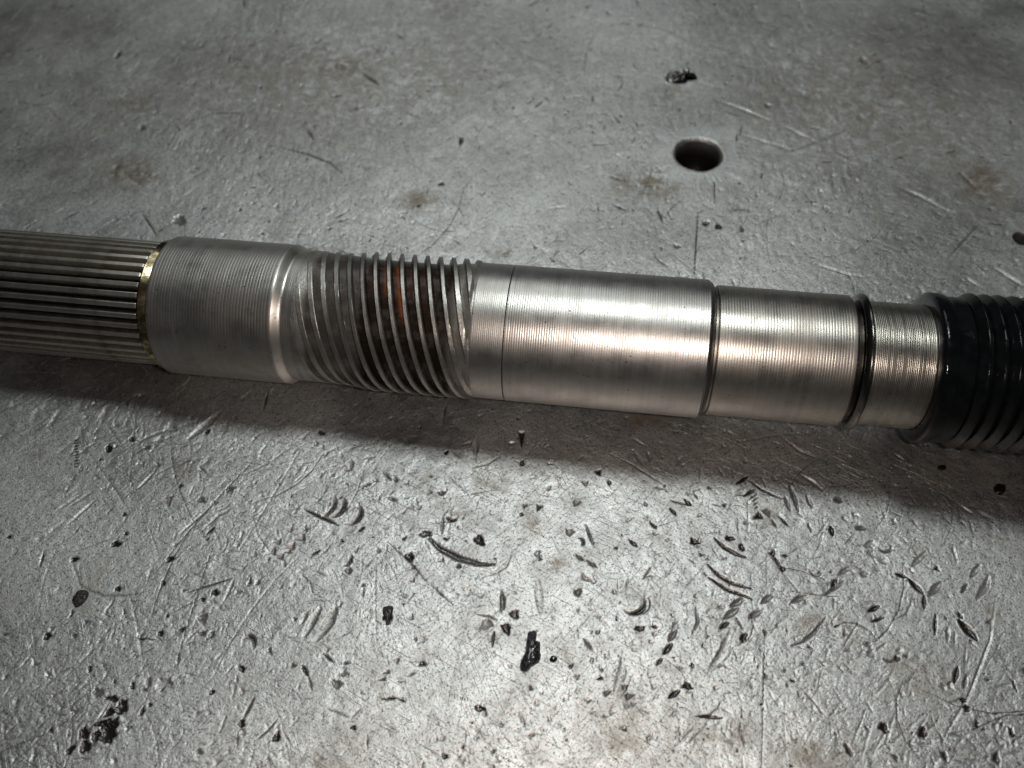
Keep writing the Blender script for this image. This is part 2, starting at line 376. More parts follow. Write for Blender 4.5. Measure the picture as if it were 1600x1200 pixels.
# -- named marks, taken from the photograph
gouges("""
75 670 97 635|5 1.2 .2
277 837 325 795|5 1.2 .1
312 832 340 806 365 792|5 1.2 .1
322 835 335 824|6 1.2 .5
215 764 242 737|5 1.2 .2
85 800 130 770|5 1.2 .1
110 790 142 770|5 1.2 .2
105 820 150 780|5 1.3 .1
60 846 105 810|3 1 0
85 715 112 691|4 1 .2
62 887 69 860|5 1 .5
137 705 180 765 212 815|2.2 1 .3
165 661 190 695|3 1 .3
205 695 230 683 257 674|4 1.2 0
280 666 320 656|3 1 0
227 807 240 845 252 875|2 1 .2
107 864 150 850 185 837|3 1 .2
20 880 25 850 45 830|3 1 .1
15 905 27 880|3 1 .3
475 796 529 821|6 1.1 .55
560 830 570 823|7 1 .5
670 841 687 857 717 872 750 881 772 882|13 .9 .5
752 902 775 894 790 885 800 865|6 1 .15
692 805 690 835|6 1 .3
604 846 637 875 655 895 672 917|4 1.2 .45
566 805 620 835|2.2 1 .2
605 777 620 782|6 1 .4
567 716 585 714|5 1 .2
565 759 580 755|6 1 .3
597 735 612 751|5 1 .4
665 707 685 725|3 1 .2
692 737 732 772|3.5 1 .3
710 777 775 764|3 1 .3
737 730 760 725 782 712|5 1 .15
745 682 742 720|8 .7 .1
692 667 695 640 700 627|3.5 1 .5
706 703 720 716|5 1 .2
486 867 500 860|6 1 .5
842 682 824 714|3 1 .3
972 717 1010 740 1040 759|3.5 1.2 .35
1021 761 1042 764|5 1 .3
992 707 1005 727|7 1 .2
1012 707 1017 722|6 1 .2
1047 782 1080 790|5 1.1 .5
1070 780 1080 790|7 1.2 .7
1047 794 1057 805|7 1.2 .7
1084 769 1091 780|5 1 .4
1016 816 1026 826|7 1.1 .5
984 844 996 854|8 1.1 .55
915 819 922 838 929 855|6 1 .4
900 866 912 876|8 1 .4
917 875 932 886|8 1 .4
1116 841 1132 855 1150 865 1166 871|8 1.2 .7
1106 882 1125 900 1145 911 1175 920|8 1.2 .6
1107 902 1135 920 1162 930 1177 937|8 1.2 .6
1005 905 1017 887|5 1 .4
1151 756 1169 744|7 1.1 .65
1162 775 1181 764|7 1.1 .5
1170 781 1184 771|4 1 .4
1174 785 1186 776|4 1 .4
1177 790 1186 783|4 1 .4
1179 795 1186 790|4 1 .4
1169 749 1190 765 1209 774 1224 780|5 1.2 .6
1205 811 1214 824|6 1 .4
1218 807 1232 822|6 1.1 .6
1227 776 1235 798|8 1 .3
1233 757 1242 780 1248 800|8 1 .4
1261 774 1269 793|8 1 .2
1263 817 1268 832|5 1 .4
1298 822 1301 837|9 1.2 .7
1207 867 1215 878 1223 890|6 1.1 .6
1223 869 1232 868|6 1 .5
1141 948 1162 936|10 1.1 .3
1190 942 1207 930|10 1.1 .3
1237 942 1250 935 1261 930|9 1.1 .3
1289 930 1319 907|8 1.2 .35
1299 916 1308 905|9 1.2 .5
1310 899 1327 886|8 1.1 .3
1169 794 1169 839|3 1 .2
1154 812 1154 836|3 1 .2
1251 742 1268 752 1285 766|7 1.2 .3
1220 682 1250 705 1275 715|5 1.2 .2
1394 707 1415 721|5 1.3 0
1496 787 1520 804|6 1.2 .2
1527 799 1547 811|6 1.2 .1
1420 905 1442 927|11 1.2 .7
1452 931 1471 910|11 1.2 .3
1444 930 1444 951|8 1.2 .7
1400 897 1417 902|8 1 .6
1425 885 1447 862|9 1.1 .2
1502 927 1512 912|7 1 .4
1527 935 1541 915 1545 900|11 1.1 .25
1517 902 1532 882|9 1.1 .2
1549 790 1550 865|3.5 1.2 .1
1489 855 1496 880|5 1.1 .2
1515 812 1521 835|4 1 .2
1357 955 1374 947|9 1.2 .7
1362 971 1382 965|7 1.1 .5
1392 972 1417 960 1424 945 1427 927|5 1 .15
292 926 330 914 362 904|5 1.1 .4
295 937 325 905|3 1 .3
120 900 125 915 140 924 162 931 192 931 225 925|5 1 .2
112 872 116 890 124 905|3 1 .2
225 932 330 944|4 .6 0
379 1125 388 1108 397 1090|7 1 .4
370 1175 372 1140|4 1 .4
277 1040 280 1020|5 1 .4
350 940 366 904|6 .9 .2
665 905 690 930 710 947|4 1.2 .4
745 960 765 963 777 970|6 1 .4
772 986 769 1012|6 1.1 .6
505 1022 522 1036|6 1.1 .5
472 1040 481 1056|7 1.2 .6
400 1157 420 1140 432 1125|5 1.1 .4
510 1107 547 1122|5 1 .3
547 1122 565 1106|5 1 .2
596 1092 620 1091|6 1.1 .6
620 1091 634 1097|5 1 .5
574 1147 574 1172|4 1 .4
1045 1002 1057 984|10 1.1 .35
1037 1022 1050 1006|10 1.2 .6
1026 1039 1035 1029|7 1.1 .55
1050 985 1060 970|8 1 .2
1045 1090 1062 1079|10 1.1 .7
1036 1026 1052 1037 1065 1047 1077 1067|4 1.4 0
1082 990 1091 972 1087 947|6 1.1 .35
1131 967 1155 950|11 1.1 .3
1125 982 1139 972|9 1.2 .5
1150 964 1162 985|5 1.1 .4
1147 947 1161 935|10 1.1 .3
1170 966 1191 954|10 1.1 .3
1087 1119 1110 1120 1129 1122|7 1.2 .65
1052 1171 1092 1130|4.5 1.2 .2
1070 1167 1107 1132|4.5 1.2 .2
1067 1175 1097 1197|4.5 1.2 .1
1127 1036 1142 1045|5 1.2 .2
912 997 925 1017|7 1.1 .4
1062 1135 1062 1158|4 1 .3
965 905 966 925|3 1 .4
978 925 982 903|4 1 .3
1499 970 1512 984 1526 999|15 1.2 .75
1497 957 1504 966|8 1.1 .6
1462 960 1461 992|6 1.2 .6
1481 980 1481 1002|6 1.2 .3
1493 986 1492 1007|4 1.2 .1
1497 1042 1491 1067|9 1.2 .7
1510 1057 1506 1075|7 1.2 .4
1557 930 1547 1000 1515 1085 1470 1162|4 1.4 .05
1510 1000 1507 1050|3 1 .3
1237 1009 1255 1003 1272 989 1291 964|7 1.1 .35
1315 1015 1330 990 1342 970|3.5 1.1 .3
1247 1070 1270 1093 1292 1122|4.5 1.4 .1
1300 1072 1322 1107|3 1 .2
1231 1037 1300 1034|2.4 1 .2
1250 1061 1295 1035|3 1 .2
1300 1121 1325 1109|4.5 1.1 0
1325 1180 1345 1130 1358 1095|3 1.2 .1
1380 1175 1400 1110|3 1.2 .1
1360 1185 1395 1125|3 1.2 0
1385 1170 1440 1120|3.5 1.2 .1
1345 1190 1365 1120|3 1.1 0
1410 1180 1450 1120|3 1.1 0
1130 1160 1140 1190|3 1 0
1115 155 1165 172 1212 193|5 1.4 0
1222 196 1272 220|4.5 1.3 0
1140 205 1190 220 1242 236|4 1.3 0
1400 290 1440 308 1486 333|5 1.5 0
1300 233 1328 246|4 1.2 0
430 228 480 240 515 254 537 272|5 1.2 .4
565 113 592 132|7 1.1 .4
475 198 490 218|5 1.1 .3
1116 262 1117 316|2.6 1 .6
1091 330 1088 380 1085 430|3 .9 .5
1480 405 1532 348|4 1 .35
1458 330 1478 342|4 1 .2
1555 420 1600 447|6 1.4 0
1505 432 1530 448|5 1.3 0
1265 410 1330 430 1360 432|4 1.3 0
180 92 188 80|8 1.1 .6
1230 330 1180 352|4 1 .2
1500 270 1530 300|6 .8 .3
220 330 246 370|4 1 .5
545 320 590 345 632 290|2 1 .1
420 610 412 640|4 1 .7
1255 300 1270 318|3 1 .3
1440 480 1420 520|3 1 .3
1240 235 1330 200|9 .4 .15
""")
gouges("""
295 685 320 665 345 644|14 .45 0
525 947 515 970 495 1000|17 .6 .15
500 950 488 970 475 995|13 .6 .1
480 955 470 975|9 .6 .1
972 1027 973 1050 960 1085|14 .6 .1
1142 987 1132 1020 1110 1047|17 .6 .05
1147 1000 1140 1015|9 .5 .1
840 905 845 960|13 .5 .1
""", soft=True)
ovals("""
124 636 11 22 0 .8 0
162 649 11 26 0 .8 .1
206 636 10 22 0 .8 .05
351 667 11 26 0 .8 .15
55 647 10 18 0 .8 0
70 637 9 16 0 .8 0
267 668 18 14 0 .8 0
250 686 14 9 0 .8 0
170 701 11 12 40 1 .85
206 686 11 8 0 1 .6
230 699 10 7 0 1 .5
324 674 9 8 0 1 .7
131 704 11 9 0 1.2 .2
181 850 16 10 20 1 .8
116 874 12 9 0 1 .7
265 874 13 9 0 1 .7
194 804 8 6 0 1 .7
359 764 13 9 0 1 .5
314 781 11 9 30 1 .5
15 839 7 8 0 1 .7
197 834 8 6 0 1 .6
282 759 8 6 0 1 .6
544 892 11 10 0 1 .45
534 845 6 6 0 1 .8
665 834 20 10 0 1 .55
749 844 16 16 0 1.1 .7
697 842 8 6 0 1 .7
640 870 15 12 0 1 .7
697 707 7 6 0 1 .8
690 770 11 9 0 1 .5
670 769 10 8 0 1 .3
502 676 9 12 50 1 .6
816 724 8 9 0 1 .7
952 754 6 8 0 1 .7
815 804 7 6 0 1 .7
901 785 14 9 0 1 .4
890 831 11 14 0 1 .4
840 865 8 14 0 1 .4
903 925 12 13 0 1 .5
1085 846 12 12 0 1 .8
1140 841 14 9 0 1 .75
1159 855 9 12 0 1 .75
1223 889 9 9 0 1 .7
1310 781 12 12 0 1 .5
1345 825 16 9 0 1.1 .5
1360 850 18 11 0 1 .3
1362 865 14 9 0 1 .3
1380 876 15 11 0 1 .3
1357 880 15 9 0 1 .2
1350 897 14 9 0 1 .4
1372 890 12 9 0 1 .3
184 920 11 8 30 1 .7
336 926 12 10 30 1 .75
317 937 8 7 0 1 .8
255 911 8 9 0 1 .8
74 994 13 11 0 1 .75
251 990 9 10 0 1 .8
284 984 10 9 0 1 .6
316 990 11 9 0 1 .5
330 992 10 11 0 1 .4
140 1045 7 11 0 1 .8
207 1072 8 11 0 1 .7
255 1069 21 21 0 .8 .15
232 1067 9 14 30 1 .5
226 1078 10 7 0 1 .5
378 1045 10 10 0 1 .8
331 1082 8 9 0 1 .8
234 1101 7 6 0 1 .8
222 1112 8 13 0 1 .7
377 1131 13 11 0 1 .75
311 1175 13 7 -25 1 .5
152 1082 15 14 0 .9 .45
606 961 13 26 0 1.1 .7
785 940 10 28 0 1 .5
526 1069 17 12 0 1 .4
536 1045 14 8 0 1 .3
536 1053 18 7 0 1 .4
750 1107 21 8 -5 1.1 .75
432 1152 14 13 0 1 .75
620 1032 10 8 0 1 .4
695 1182 12 8 0 1 .7
552 1137 9 9 0 1 .7
710 930 15 10 0 .8 .2
730 925 17 12 0 .8 .25
750 930 15 11 0 .8 .3
718 946 14 10 0 .8 .3
741 945 15 11 0 .8 .3
760 975 16 18 0 .8 .35
791 982 15 15 30 1 .7
804 960 12 18 20 1 .6
660 999 14 10 0 .8 .3
1000 982 16 10 20 1.1 .65
902 1057 8 9 0 1 .4
925 1033 6 12 0 1 .4
1074 1072 13 12 0 1.1 .85
1082 1040 7 9 0 1 .7
1162 996 9 17 -25 1.1 .75
1362 1022 16 13 0 .9 .3
1402 1029 11 9 30 1 .7
1357 1007 11 9 20 1 .4
1416 1025 10 6 20 1 .5
1239 1064 9 5 -20 1 .8
1381 1137 15 15 0 1 .75
1442 1145 16 16 0 1 .65
1527 1132 7 13 0 1 .7
1555 1134 8 10 0 1 .4
1581 1145 8 16 10 1 .75
1585 1070 6 15 0 1 .7
1326 1172 10 20 25 1 .6
1476 1182 9 18 20 1 .6
1505 1094 11 9 0 1 .8
1511 1107 13 10 0 1 .8
1557 1185 14 16 0 1 .6
1546 972 10 8 0 1 .5
1065 121 44 15 0 .8 .8
182 262 9 8 0 1 .4
720 220 7 13 0 1 .6
280 344 20 15 0 .6 .45
222 200 10 9 0 1 .5
690 287 10 6 0 1 .6
1103 349 12 7 0 1 .6
1123 354 12 8 0 1 .7
1160 358 8 9 0 1 .5
1058 385 12 6 0 1 .5
1200 165 10 7 0 1 .5
1350 95 14 9 0 1 .4
1345 185 12 8 0 1 .3
""")
def crescent(x, y, wd, hg, ang, cut, depth, dirt):
    s = scale_at(x, y); e = math.atan2(H, at(x, y)[1])
    a, b = wd * s * 0.5, hg * s * 0.5 / math.sin(e)
    oval(at(x, y), a, b, R(ang), min(a, b) * depth, dirt, flat=0.5, cut=cut)
for x, y, w, h, an, cut, dp, di in (
        (511, 790, 28, 34, -20, (-0.42, 0.05, 0.95), 0.5, 0.85), (526, 792, 30, 32, -20, (-0.42, 0.05, 0.92), 0.5, 0.9),
        (552, 804, 30, 32, -20, (-0.42, 0.05, 0.92), 0.5, 0.85), (545, 727, 14, 18, -10, (-0.5, 0, 0.85), 0.5, 0.5),
        (543, 876, 14, 18, -30, (-0.5, 0, 0.8), 0.6, 0.7), (706, 808, 17, 15, 0, (0.1, 0.55, 0.85), 0.6, 0.75),
        (907, 846, 13, 15, 20, (-0.5, 0, 0.8), 0.5, 0.7), (920, 898, 22, 20, 0, (0.2, 0.5, 0.95), 0.4, 0.4),
        (1384, 857, 22, 14, 0, (0, 0.5, 0.85), 0.6, 0.6), (109, 959, 9, 14, 0, (-0.5, 0, 0.8), 0.6, 0.8),
        (222, 995, 14, 12, 0, (0, 0.5, 0.85), 0.6, 0.7), (388, 1005, 24, 26, 0, (-0.35, -0.4, 0.95), 0.5, 0.7),
        (992, 944, 40, 34, 20, (-0.1, 0.42, 0.92), 0.35, 0.85), (1000, 944, 34, 30, 20, (-0.35, 0.3, 0.95), 0.3, 0.25),
        (1390, 1028, 21, 15, 0, (0, 0.5, 0.85), 0.5, 0.6), (1275, 892, 20, 16, 0, (0, 0.5, 0.9), 0.4, 0.3)):
    crescent(x, y, w, h, an, cut, dp, di)
for x, y, L, W, an, di in (            # chisel nicks (image length, width, direction they run out to)
        (815, 690, 34, 12, -90, .8), (936, 740, 13, 12, -70, .8), (819, 792, 12, 9, -110, .6), (841, 795, 15, 11, -115, .65),
        (915, 757, 13, 11, -80, .3), (430, 846, 18, 12, 180, .45), (450, 854, 20, 13, 180, .45), (465, 841, 22, 14, 190, .4),
        (422, 862, 16, 11, 180, .4), (434, 870, 18, 11, 180, .45), (446, 862, 16, 9, 190, .4), (262, 786, 20, 16, -70, .3),
        (1182, 808, 20, 14, 200, .75), (1201, 804, 18, 14, -70, .5), (1462, 889, 12, 11, 190, .75), (317, 971, 22, 18, -70, .45),
        (544, 1036, 16, 8, 0, .6), (600, 1052, 18, 8, 200, .6), (594, 1062, 18, 8, 190, .6), (660, 1035, 10, 14, 100, .7),
        (648, 1052, 18, 7, 10, .5), (952, 1081, 20, 11, 25, .6), (979, 1071, 18, 10, 20, .6), (987, 1087, 22, 12, 15, .65),
        (993, 1099, 17, 9, 20, .5), (922, 1094, 13, 8, 30, .55), (929, 1112, 15, 6, 25, .5), (960, 1114, 18, 6, 15, .5),
        (948, 1119, 13, 7, 0, .5), (460, 1040, 14, 9, 0, .5), (1480, 965, 9, 7, 0, .6)):
    s = scale_at(x, y); e = math.atan2(H, at(x, y)[1])
    ca, sa = math.cos(R(an)), math.sin(R(an)) / math.sin(e)
    k = math.hypot(ca, sa)
    tri(at(x, y), L * s * k, W * s * 1.1, math.atan2(sa, ca), W * s * 0.22, di)
for k in range(10):                    # a knurl's row of ticks
    gouges('%f %f %f %f|3 1 .7' % (116, 688 + k * 4.6, 122, 687 + k * 4.6))
for k in range(8):
    gouges('%f %f %f %f|2.5 1 .4' % (702 + k * 4, 1082 + k * 1.2, 703 + k * 4, 1089 + k * 1.2))
for k in range(15):                    # file ridges in the long curved gouge
    t = k / 14.0
    gouges('%f %f %f %f|2.2 1.2 .15' % (684 + 80 * t, 852 + 27 * t ** 0.7 - 7, 690 + 80 * t, 852 + 27 * t ** 0.7 + 5))
# overlapping drill-point pits full of black grease
ovals("""
190 1105 19 22 20 1 1
171 1113 15 13 0 1 1
178 1132 14 20 0 1 1
168 1145 26 32 30 .8 1
150 1150 14 17 0 1 1
131 1146 17 17 0 1 1
133 1167 20 16 0 1 1
110 1172 10 17 -25 1 1
176 1092 22 9 -20 1 .9
160 1130 30 9 10 .7 .9
""")

# -- countless small knocks: they cover the plate everywhere
def rnd_pt(near=1.25):
    """knocks crowd together where the bench was worked on most"""
    while True:
        y = 0.015 + 0.275 * random.random() ** near
        hw = 0.11 + 0.27 * y; x = random.uniform(-hw, hw)
        d = 0.5 + 0.3 * math.sin(x * 57 + 2.1 * math.sin(y * 61)) + 0.3 * math.sin(y * 83 + x * 40 + 1.9) + 0.25 * math.sin(x * 131 - y * 117)
        if random.random() < max(d, 0.12): return np.array([x, y])
def flow(p):
    """loosely combed direction of the small nicks"""
    return 0.75 + 0.9 * math.sin(p[0] * 31 + 1.3) + 0.8 * math.sin(p[1] * 43 + p[0] * 17)
for k in range(26000):
    p = rnd_pt(1.7); L = 0.00022 + random.random() ** 3.2 * 0.0017
    a = flow(p) + random.gauss(0, 0.85)
    w = random.uniform(0.00012, 0.00019) + 0.09 * L * random.random()
    d = np.array([math.cos(a), math.sin(a)]) * L
    capsule([p - d, p + d], w, w * random.uniform(0.2, 0.65), random.choice((0, 0, 0, .15, .25, .45)), taper=0.7, rim=0.12, wedge=random.choice((0, .6)))
for k in range(3500):
    p = rnd_pt(); a = 0.00015 + random.random() ** 6 * 0.0004
    oval(p, a * random.uniform(0.8, 1.5), a, random.uniform(0, 3.1), a * random.uniform(0.15, 0.45), random.choice((0, 0, 0, .3, .55)))
for k in range(700):                   # hair scratches, straight or gently curved
    p = rnd_pt(); L = 0.002 + random.random() ** 2 * 0.014; a = flow(p) + random.gauss(0, 1.0); c = random.gauss(0, 0.25)
    pts = [p + np.array([math.cos(a + c * s), math.sin(a + c * s)]) * L * s for s in (-1, -0.5, 0, 0.5, 1)]
    capsule(pts, random.uniform(0.00012, 0.0002), random.uniform(0.00004, 0.0001), random.choice((0, 0, .3, .6)), taper=0.4)
for k in range(500):                   # broad shallow dings
    p = rnd_pt(); a = random.uniform(0.0005, 0.0015)
    oval(p, a * random.uniform(1, 2.2), a, flow(p) + random.gauss(0, 0.6), a * random.uniform(0.025, 0.07), random.choice((0, 0, .1, .2)), rim=0.05)
for k in range(2600):                  # the far half shows its nicks larger, seen at a slant
    y = random.uniform(0.125, 0.29); p = np.array([random.uniform(-0.19, 0.19), y]); L = 0.0004 + random.random() ** 3.5 * 0.0024
    a = 0.35 * math.sin(p[0] * 40) + 0.4 + random.gauss(0, 0.7); w = random.uniform(0.00018, 0.00030) + 0.06 * L
    d = np.array([math.cos(a), math.sin(a)]) * L
    capsule([p - d, p + d], w, w * random.uniform(0.1, 0.4), random.choice((0, .15, .25, .4, .6)), taper=0.7, rim=0.12)
for k in range(4200):                  # angular nicks left by chisels and dropped corners
    p = rnd_pt(); L = 0.0005 + random.random() ** 2.2 * 0.0016
    tri(p, L, L * random.uniform(0.3, 0.8), flow(p) + random.gauss(0, 1.1), L * random.uniform(0.07, 0.2), random.choice((0, 0, 0, .2, .4, .7)))
for k in range(70):                    # short combs of parallel file marks
    p = rnd_pt(); a = random.uniform(0, 3.14); L = random.uniform(0.0008, 0.0022); n_ = random.randint(3, 7); st = random.uniform(0.0005, 0.0008)
    for q in range(n_):
        c = p + np.array([-math.sin(a), math.cos(a)]) * st * q + rng.normal(0, 0.00008, 2)
        d = np.array([math.cos(a), math.sin(a)]) * L * random.uniform(0.6, 1.1)
        capsule([c - d, c + d], random.uniform(0.00014, 0.0002), random.uniform(0.00003, 0.00008), random.choice((0, .2)), taper=0.5)

for x0, y0, x1, y1, sp, n_, L, an in ((0, 20, 330, 330, 0, 60, 46, 32), (850, 60, 1580, 340, 0, 46, 50, -24), (330, 30, 900, 330, 0, 34, 40, 12),
                                     (1050, 330, 1600, 460, 0, 26, 36, -26), (560, 830, 860, 1000, 0, 40, 26, 40), (1150, 940, 1600, 1190, 0, 46, 34, 55), (0, 720, 420, 1180, 0, 46, 26, 45)):
    for k in range(n_):                # sweeps of the same direction where work was dragged over the plate
        x, y = random.uniform(x0, x1), random.uniform(y0, y1); a = R(an + random.gauss(0, 9)); l = L * random.uniform(0.3, 1.1)
        gouges('%f %f %f %f|%f %f 0' % (x - l * math.cos(a), y + l * math.sin(a), x + l * math.cos(a), y - l * math.sin(a), random.uniform(1.6, 2.8), random.uniform(0.4, 1.0)))

# -- stains with shapes of their own: (x, y, reach in px, strength)
for x, y, rx, ry, v in ((480, 120, 520, 130, .5), (1380, 150, 340, 170, .6), (90, 60, 200, 90, .4), (1000, 380, 200, 60, .3), (205, 270, 60, 30, 1), (530, 105, 60, 26, .9), (210, 160, 55, 30, .7), (460, 112, 60, 24, .6), (655, 312, 40, 20, .8),
                        (1535, 285, 60, 50, 1), (1480, 240, 60, 30, .7), (1010, 290, 60, 28, .9), (1050, 150, 40, 30, .6), (130, 235, 80, 50, .5),
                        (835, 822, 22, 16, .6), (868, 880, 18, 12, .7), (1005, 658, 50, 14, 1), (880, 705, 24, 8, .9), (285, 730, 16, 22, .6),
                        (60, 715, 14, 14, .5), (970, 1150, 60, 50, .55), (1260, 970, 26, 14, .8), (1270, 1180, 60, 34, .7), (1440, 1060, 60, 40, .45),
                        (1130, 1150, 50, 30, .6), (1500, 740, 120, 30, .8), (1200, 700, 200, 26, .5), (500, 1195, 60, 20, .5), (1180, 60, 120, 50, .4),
                        (1380, 70, 150, 70, .45), (560, 1170, 40, 30, .3), (1548, 960, 14, 20, .6), (700, 15, 60, 25, .5), (352, 665, 14, 16, .5), (160, 648, 12, 14, .5)):
    c = at(x, y); s = scale_at(x, y); e = math.atan2(H, c[1]); a, b = rx * s, ry * s / math.sin(e)
    w = window(c[0] - 2 * a, c[0] + 2 * a, c[1] - 2 * b, c[1] + 2 * b)
    if w is None: continue
    q = ((w[2] - c[0]) / a) ** 2 + ((w[3] - c[1]) / b) ** 2
    STAIN[w[0], w[1]] = np.maximum(STAIN[w[0], w[1]], v * np.exp(-q * 1.2))

# -- grain of the surface, and very shallow waviness
g = rng.normal(0, 1, (NY, NX))
g1 = (g + np.roll(g, 1, 0) + np.roll(g, 1, 1) + np.roll(g, (1, 1), (0, 1))) * 0.5
g2 = rng.normal(0, 1, (NY // 5 + 2, NX // 5 + 2)).repeat(5, 0).repeat(5, 1)[:NY, :NX]
for _ in range(2):
    for ax in (0, 1):
        g2 = sum(np.roll(g2, s, ax) for s in range(-2, 3)) / 5
Z = DENT + np.where(DENT > -0.000015, RIM, 0) + g1 * 0.0000055 + g2 * 0.00003
fade = np.clip((0.20 - np.abs(GX))[None] / 0.02, 0, 1) * np.clip((0.30 - GY)[:, None] / 0.02, 0, 1) * np.clip((GY - 0.0)[:, None] / 0.01, 0, 1)
Z = Z * fade

def build_plate():
    X, Y = np.meshgrid(GX, GY)
    V = np.stack([X, Y, Z], -1).reshape(-1, 3)
    dirt, stain = DIRT.reshape(-1).copy(), STAIN.reshape(-1).copy()
    idx = np.arange(NX * NY).reshape(NY, NX)
    keep = np.ones((NY - 1, NX - 1), bool)
    extra_v, extra_d, quads, tris_ = [], [], [], []
    base = len(V)
    for (cx, cy, r, depth) in HOLES:                 # drilled holes: a square patch of the sheet becomes rings round the bore
        h = r * 1.8
        i0, i1 = np.searchsorted(GX, (cx - h, cx + h)); j0, j1 = np.searchsorted(GY, (cy - h, cy + h))
        keep[j0:j1, i0:i1] = False
        loop = [idx[j0, i] for i in range(i0, i1)] + [idx[j, i1] for j in range(j0, j1)] + [idx[j1, i] for i in range(i1, i0, -1)] + [idx[j, i0] for j in range(j1, j0, -1)]
        n = len(loop)
        P = V[loop]
        ang = np.arctan2(P[:, 1] - cy, P[:, 0] - cx)
        rad = np.hypot(P[:, 0] - cx, P[:, 1] - cy)
        prev = list(loop)
        ringspec = [(k / 7.0, None) for k in range(1, 7)]
        prof = [(r * 1.12, 0.00004, .0), (r * 1.09, -0.00002, .0), (r * 1.0, -0.00065, .0), (r * 0.985, -0.0011, .45), (r * 0.98, -0.004, .62), (r * 0.98, -depth, 1), (r * 0.5, -depth, 1)]
        rings = []
        for t, _ in ringspec:
            rr = rad * (1 - t) + r * 1.14 * t
            z = P[:, 2] * (1 - t) + rng.normal(0, 0.00001, n)
            rings.append((rr, z, np.zeros(n)))
        for pr, pz, pd in prof:
            rag = 1 + 0.012 * np.sin(ang * 5 + cx * 50) + rng.normal(0, 0.008, n)
            rings.append((np.full(n, pr) * (rag if pz > -0.0008 else 1), np.full(n, pz), np.full(n, pd)))
        for rr, z, d in rings:
            ids = list(range(base, base + n)); base += n
            extra_v.append(np.stack([cx + np.cos(ang) * rr, cy + np.sin(ang) * rr, z], -1)); extra_d.append(d)
            for k in range(n):
                quads.append((prev[k], prev[(k + 1) % n], ids[(k + 1) % n], ids[k]))
            prev = ids
        extra_v.append(np.array([[cx, cy, -depth]])); extra_d.append(np.ones(1))
        for k in range(n): tris_.append((prev[k], prev[(k + 1) % n], base))
        base += 1
    # the plate's edge, 15 mm thick
    border = [idx[0, i] for i in range(NX - 1)] + [idx[j, NX - 1] for j in range(NY - 1)] + [idx[NY - 1, i] for i in range(NX - 1, 0, -1)] + [idx[j, 0] for j in range(NY - 1, 0, -1)]
    low = V[border].copy(); low[:, 2] = -0.015
    ids = list(range(base, base + len(border))); n = len(border)
    extra_v.append(low); extra_d.append(np.zeros(n))
    for k in range(n): quads.append((border[(k + 1) % n], border[k], ids[k], ids[(k + 1) % n]))
    V = np.concatenate([V] + extra_v)
    dirt = np.concatenate([dirt] + extra_d); stain = np.concatenate([stain, np.zeros(len(V) - len(stain))])
    a, b, c, d = idx[:-1, :-1][keep], idx[:-1, 1:][keep], idx[1:, 1:][keep], idx[1:, :-1][keep]
    Q = np.concatenate([np.stack([a, b, c, d], -1), np.array(quads)])
    T = np.array(tris_).reshape(-1, 3)
    me = bpy.data.meshes.new('steel_plate')
    me.vertices.add(len(V)); me.vertices.foreach_set('co', V.astype(np.float32).reshape(-1))
    loops = np.concatenate([Q.reshape(-1), T.reshape(-1)]).astype(np.int32)
    me.loops.add(len(loops)); me.loops.foreach_set('vertex_index', loops)
    start = np.concatenate([np.arange(len(Q)) * 4, len(Q) * 4 + np.arange(len(T)) * 3]).astype(np.int32)
    me.polygons.add(len(start)); me.polygons.foreach_set('loop_start', start)
    me.update(calc_edges=True)
    for nm, arr in (('dirt', dirt), ('stain', stain)):
        at_ = me.attributes.new(nm, 'FLOAT', 'POINT'); at_.data.foreach_set('value', np.clip(arr, 0, 1).astype(np.float32))
    return link('steel_plate', me, M_PLATE, sharp=None)

hc = at(1091, 241); hc2 = at(1597, 373)
HOLES = [(hc[0], hc[1], 35.5 * scale_at(1091, 241), 0.014), (hc2[0], hc2[1], 13 * scale_at(1597, 373), 0.006)]
plate = build_plate()
tag(plate, 'scratched and dented grey steel plate under the machined shaft', 'steel plate', kind='structure')

# ------------------------------------------------------------------ the shaft
yaw, tilt = R(-7.73), R(2.2)
dx = Vector((math.cos(yaw) * math.cos(tilt), math.sin(yaw) * math.cos(tilt), math.sin(tilt)))
dy = Vector((0, 0, 1)).cross(dx).normalized()
dz = dx.cross(dy)
shaft = bpy.data.objects.new('machined_shaft', None)
COL.objects.link(shaft)
shaft.empty_display_size = 0.02
shaft.matrix_world = Matrix(((dx.x, dy.x, dz.x, 0.0), (dx.y, dy.y, dz.y, 0.12027606), (dx.z, dy.z, dz.z, H - 0.15814271), (0, 0, 0, 1)))
tag(shaft, 'long machined steel shaft with splines, worm thread and black ribbed boot, lying on the plate', 'shaft')

def grid_mesh(name, T, TH, RR, extra=None):
    """surface of revolution: T (n), TH (m) angles from the top towards the viewer, RR (n,m) radii, millimetres"""
    n, m = RR.shape
    P = np.empty((n, m, 3))
    P[..., 0] = T[:, None]; P[..., 1] = -RR * np.sin(TH)[None]; P[..., 2] = RR * np.cos(TH)[None]
    idx = np.arange(n * m).reshape(n, m); nx = np.roll(idx, -1, 1)
    Q = np.stack([idx[:-1], nx[:-1], nx[1:], idx[1:]], -1).reshape(-1, 4)
    me = bpy.data.meshes.new(name)
    me.vertices.add(n * m); me.vertices.foreach_set('co', (P * 0.001).astype(np.float32).reshape(-1))
    me.loops.add(Q.size); me.loops.foreach_set('vertex_index', Q.reshape(-1).astype(np.int32))
    me.polygons.add(len(Q)); me.polygons.foreach_set('loop_start', (np.arange(len(Q)) * 4).astype(np.int32))
    me.update(calc_edges=True)
    if extra:
        for nm, arr in extra.items():
            a = me.attributes.new(nm, 'FLOAT', 'POINT'); a.data.foreach_set('value', np.clip(arr, 0, 1).astype(np.float32).reshape(-1))
    return me

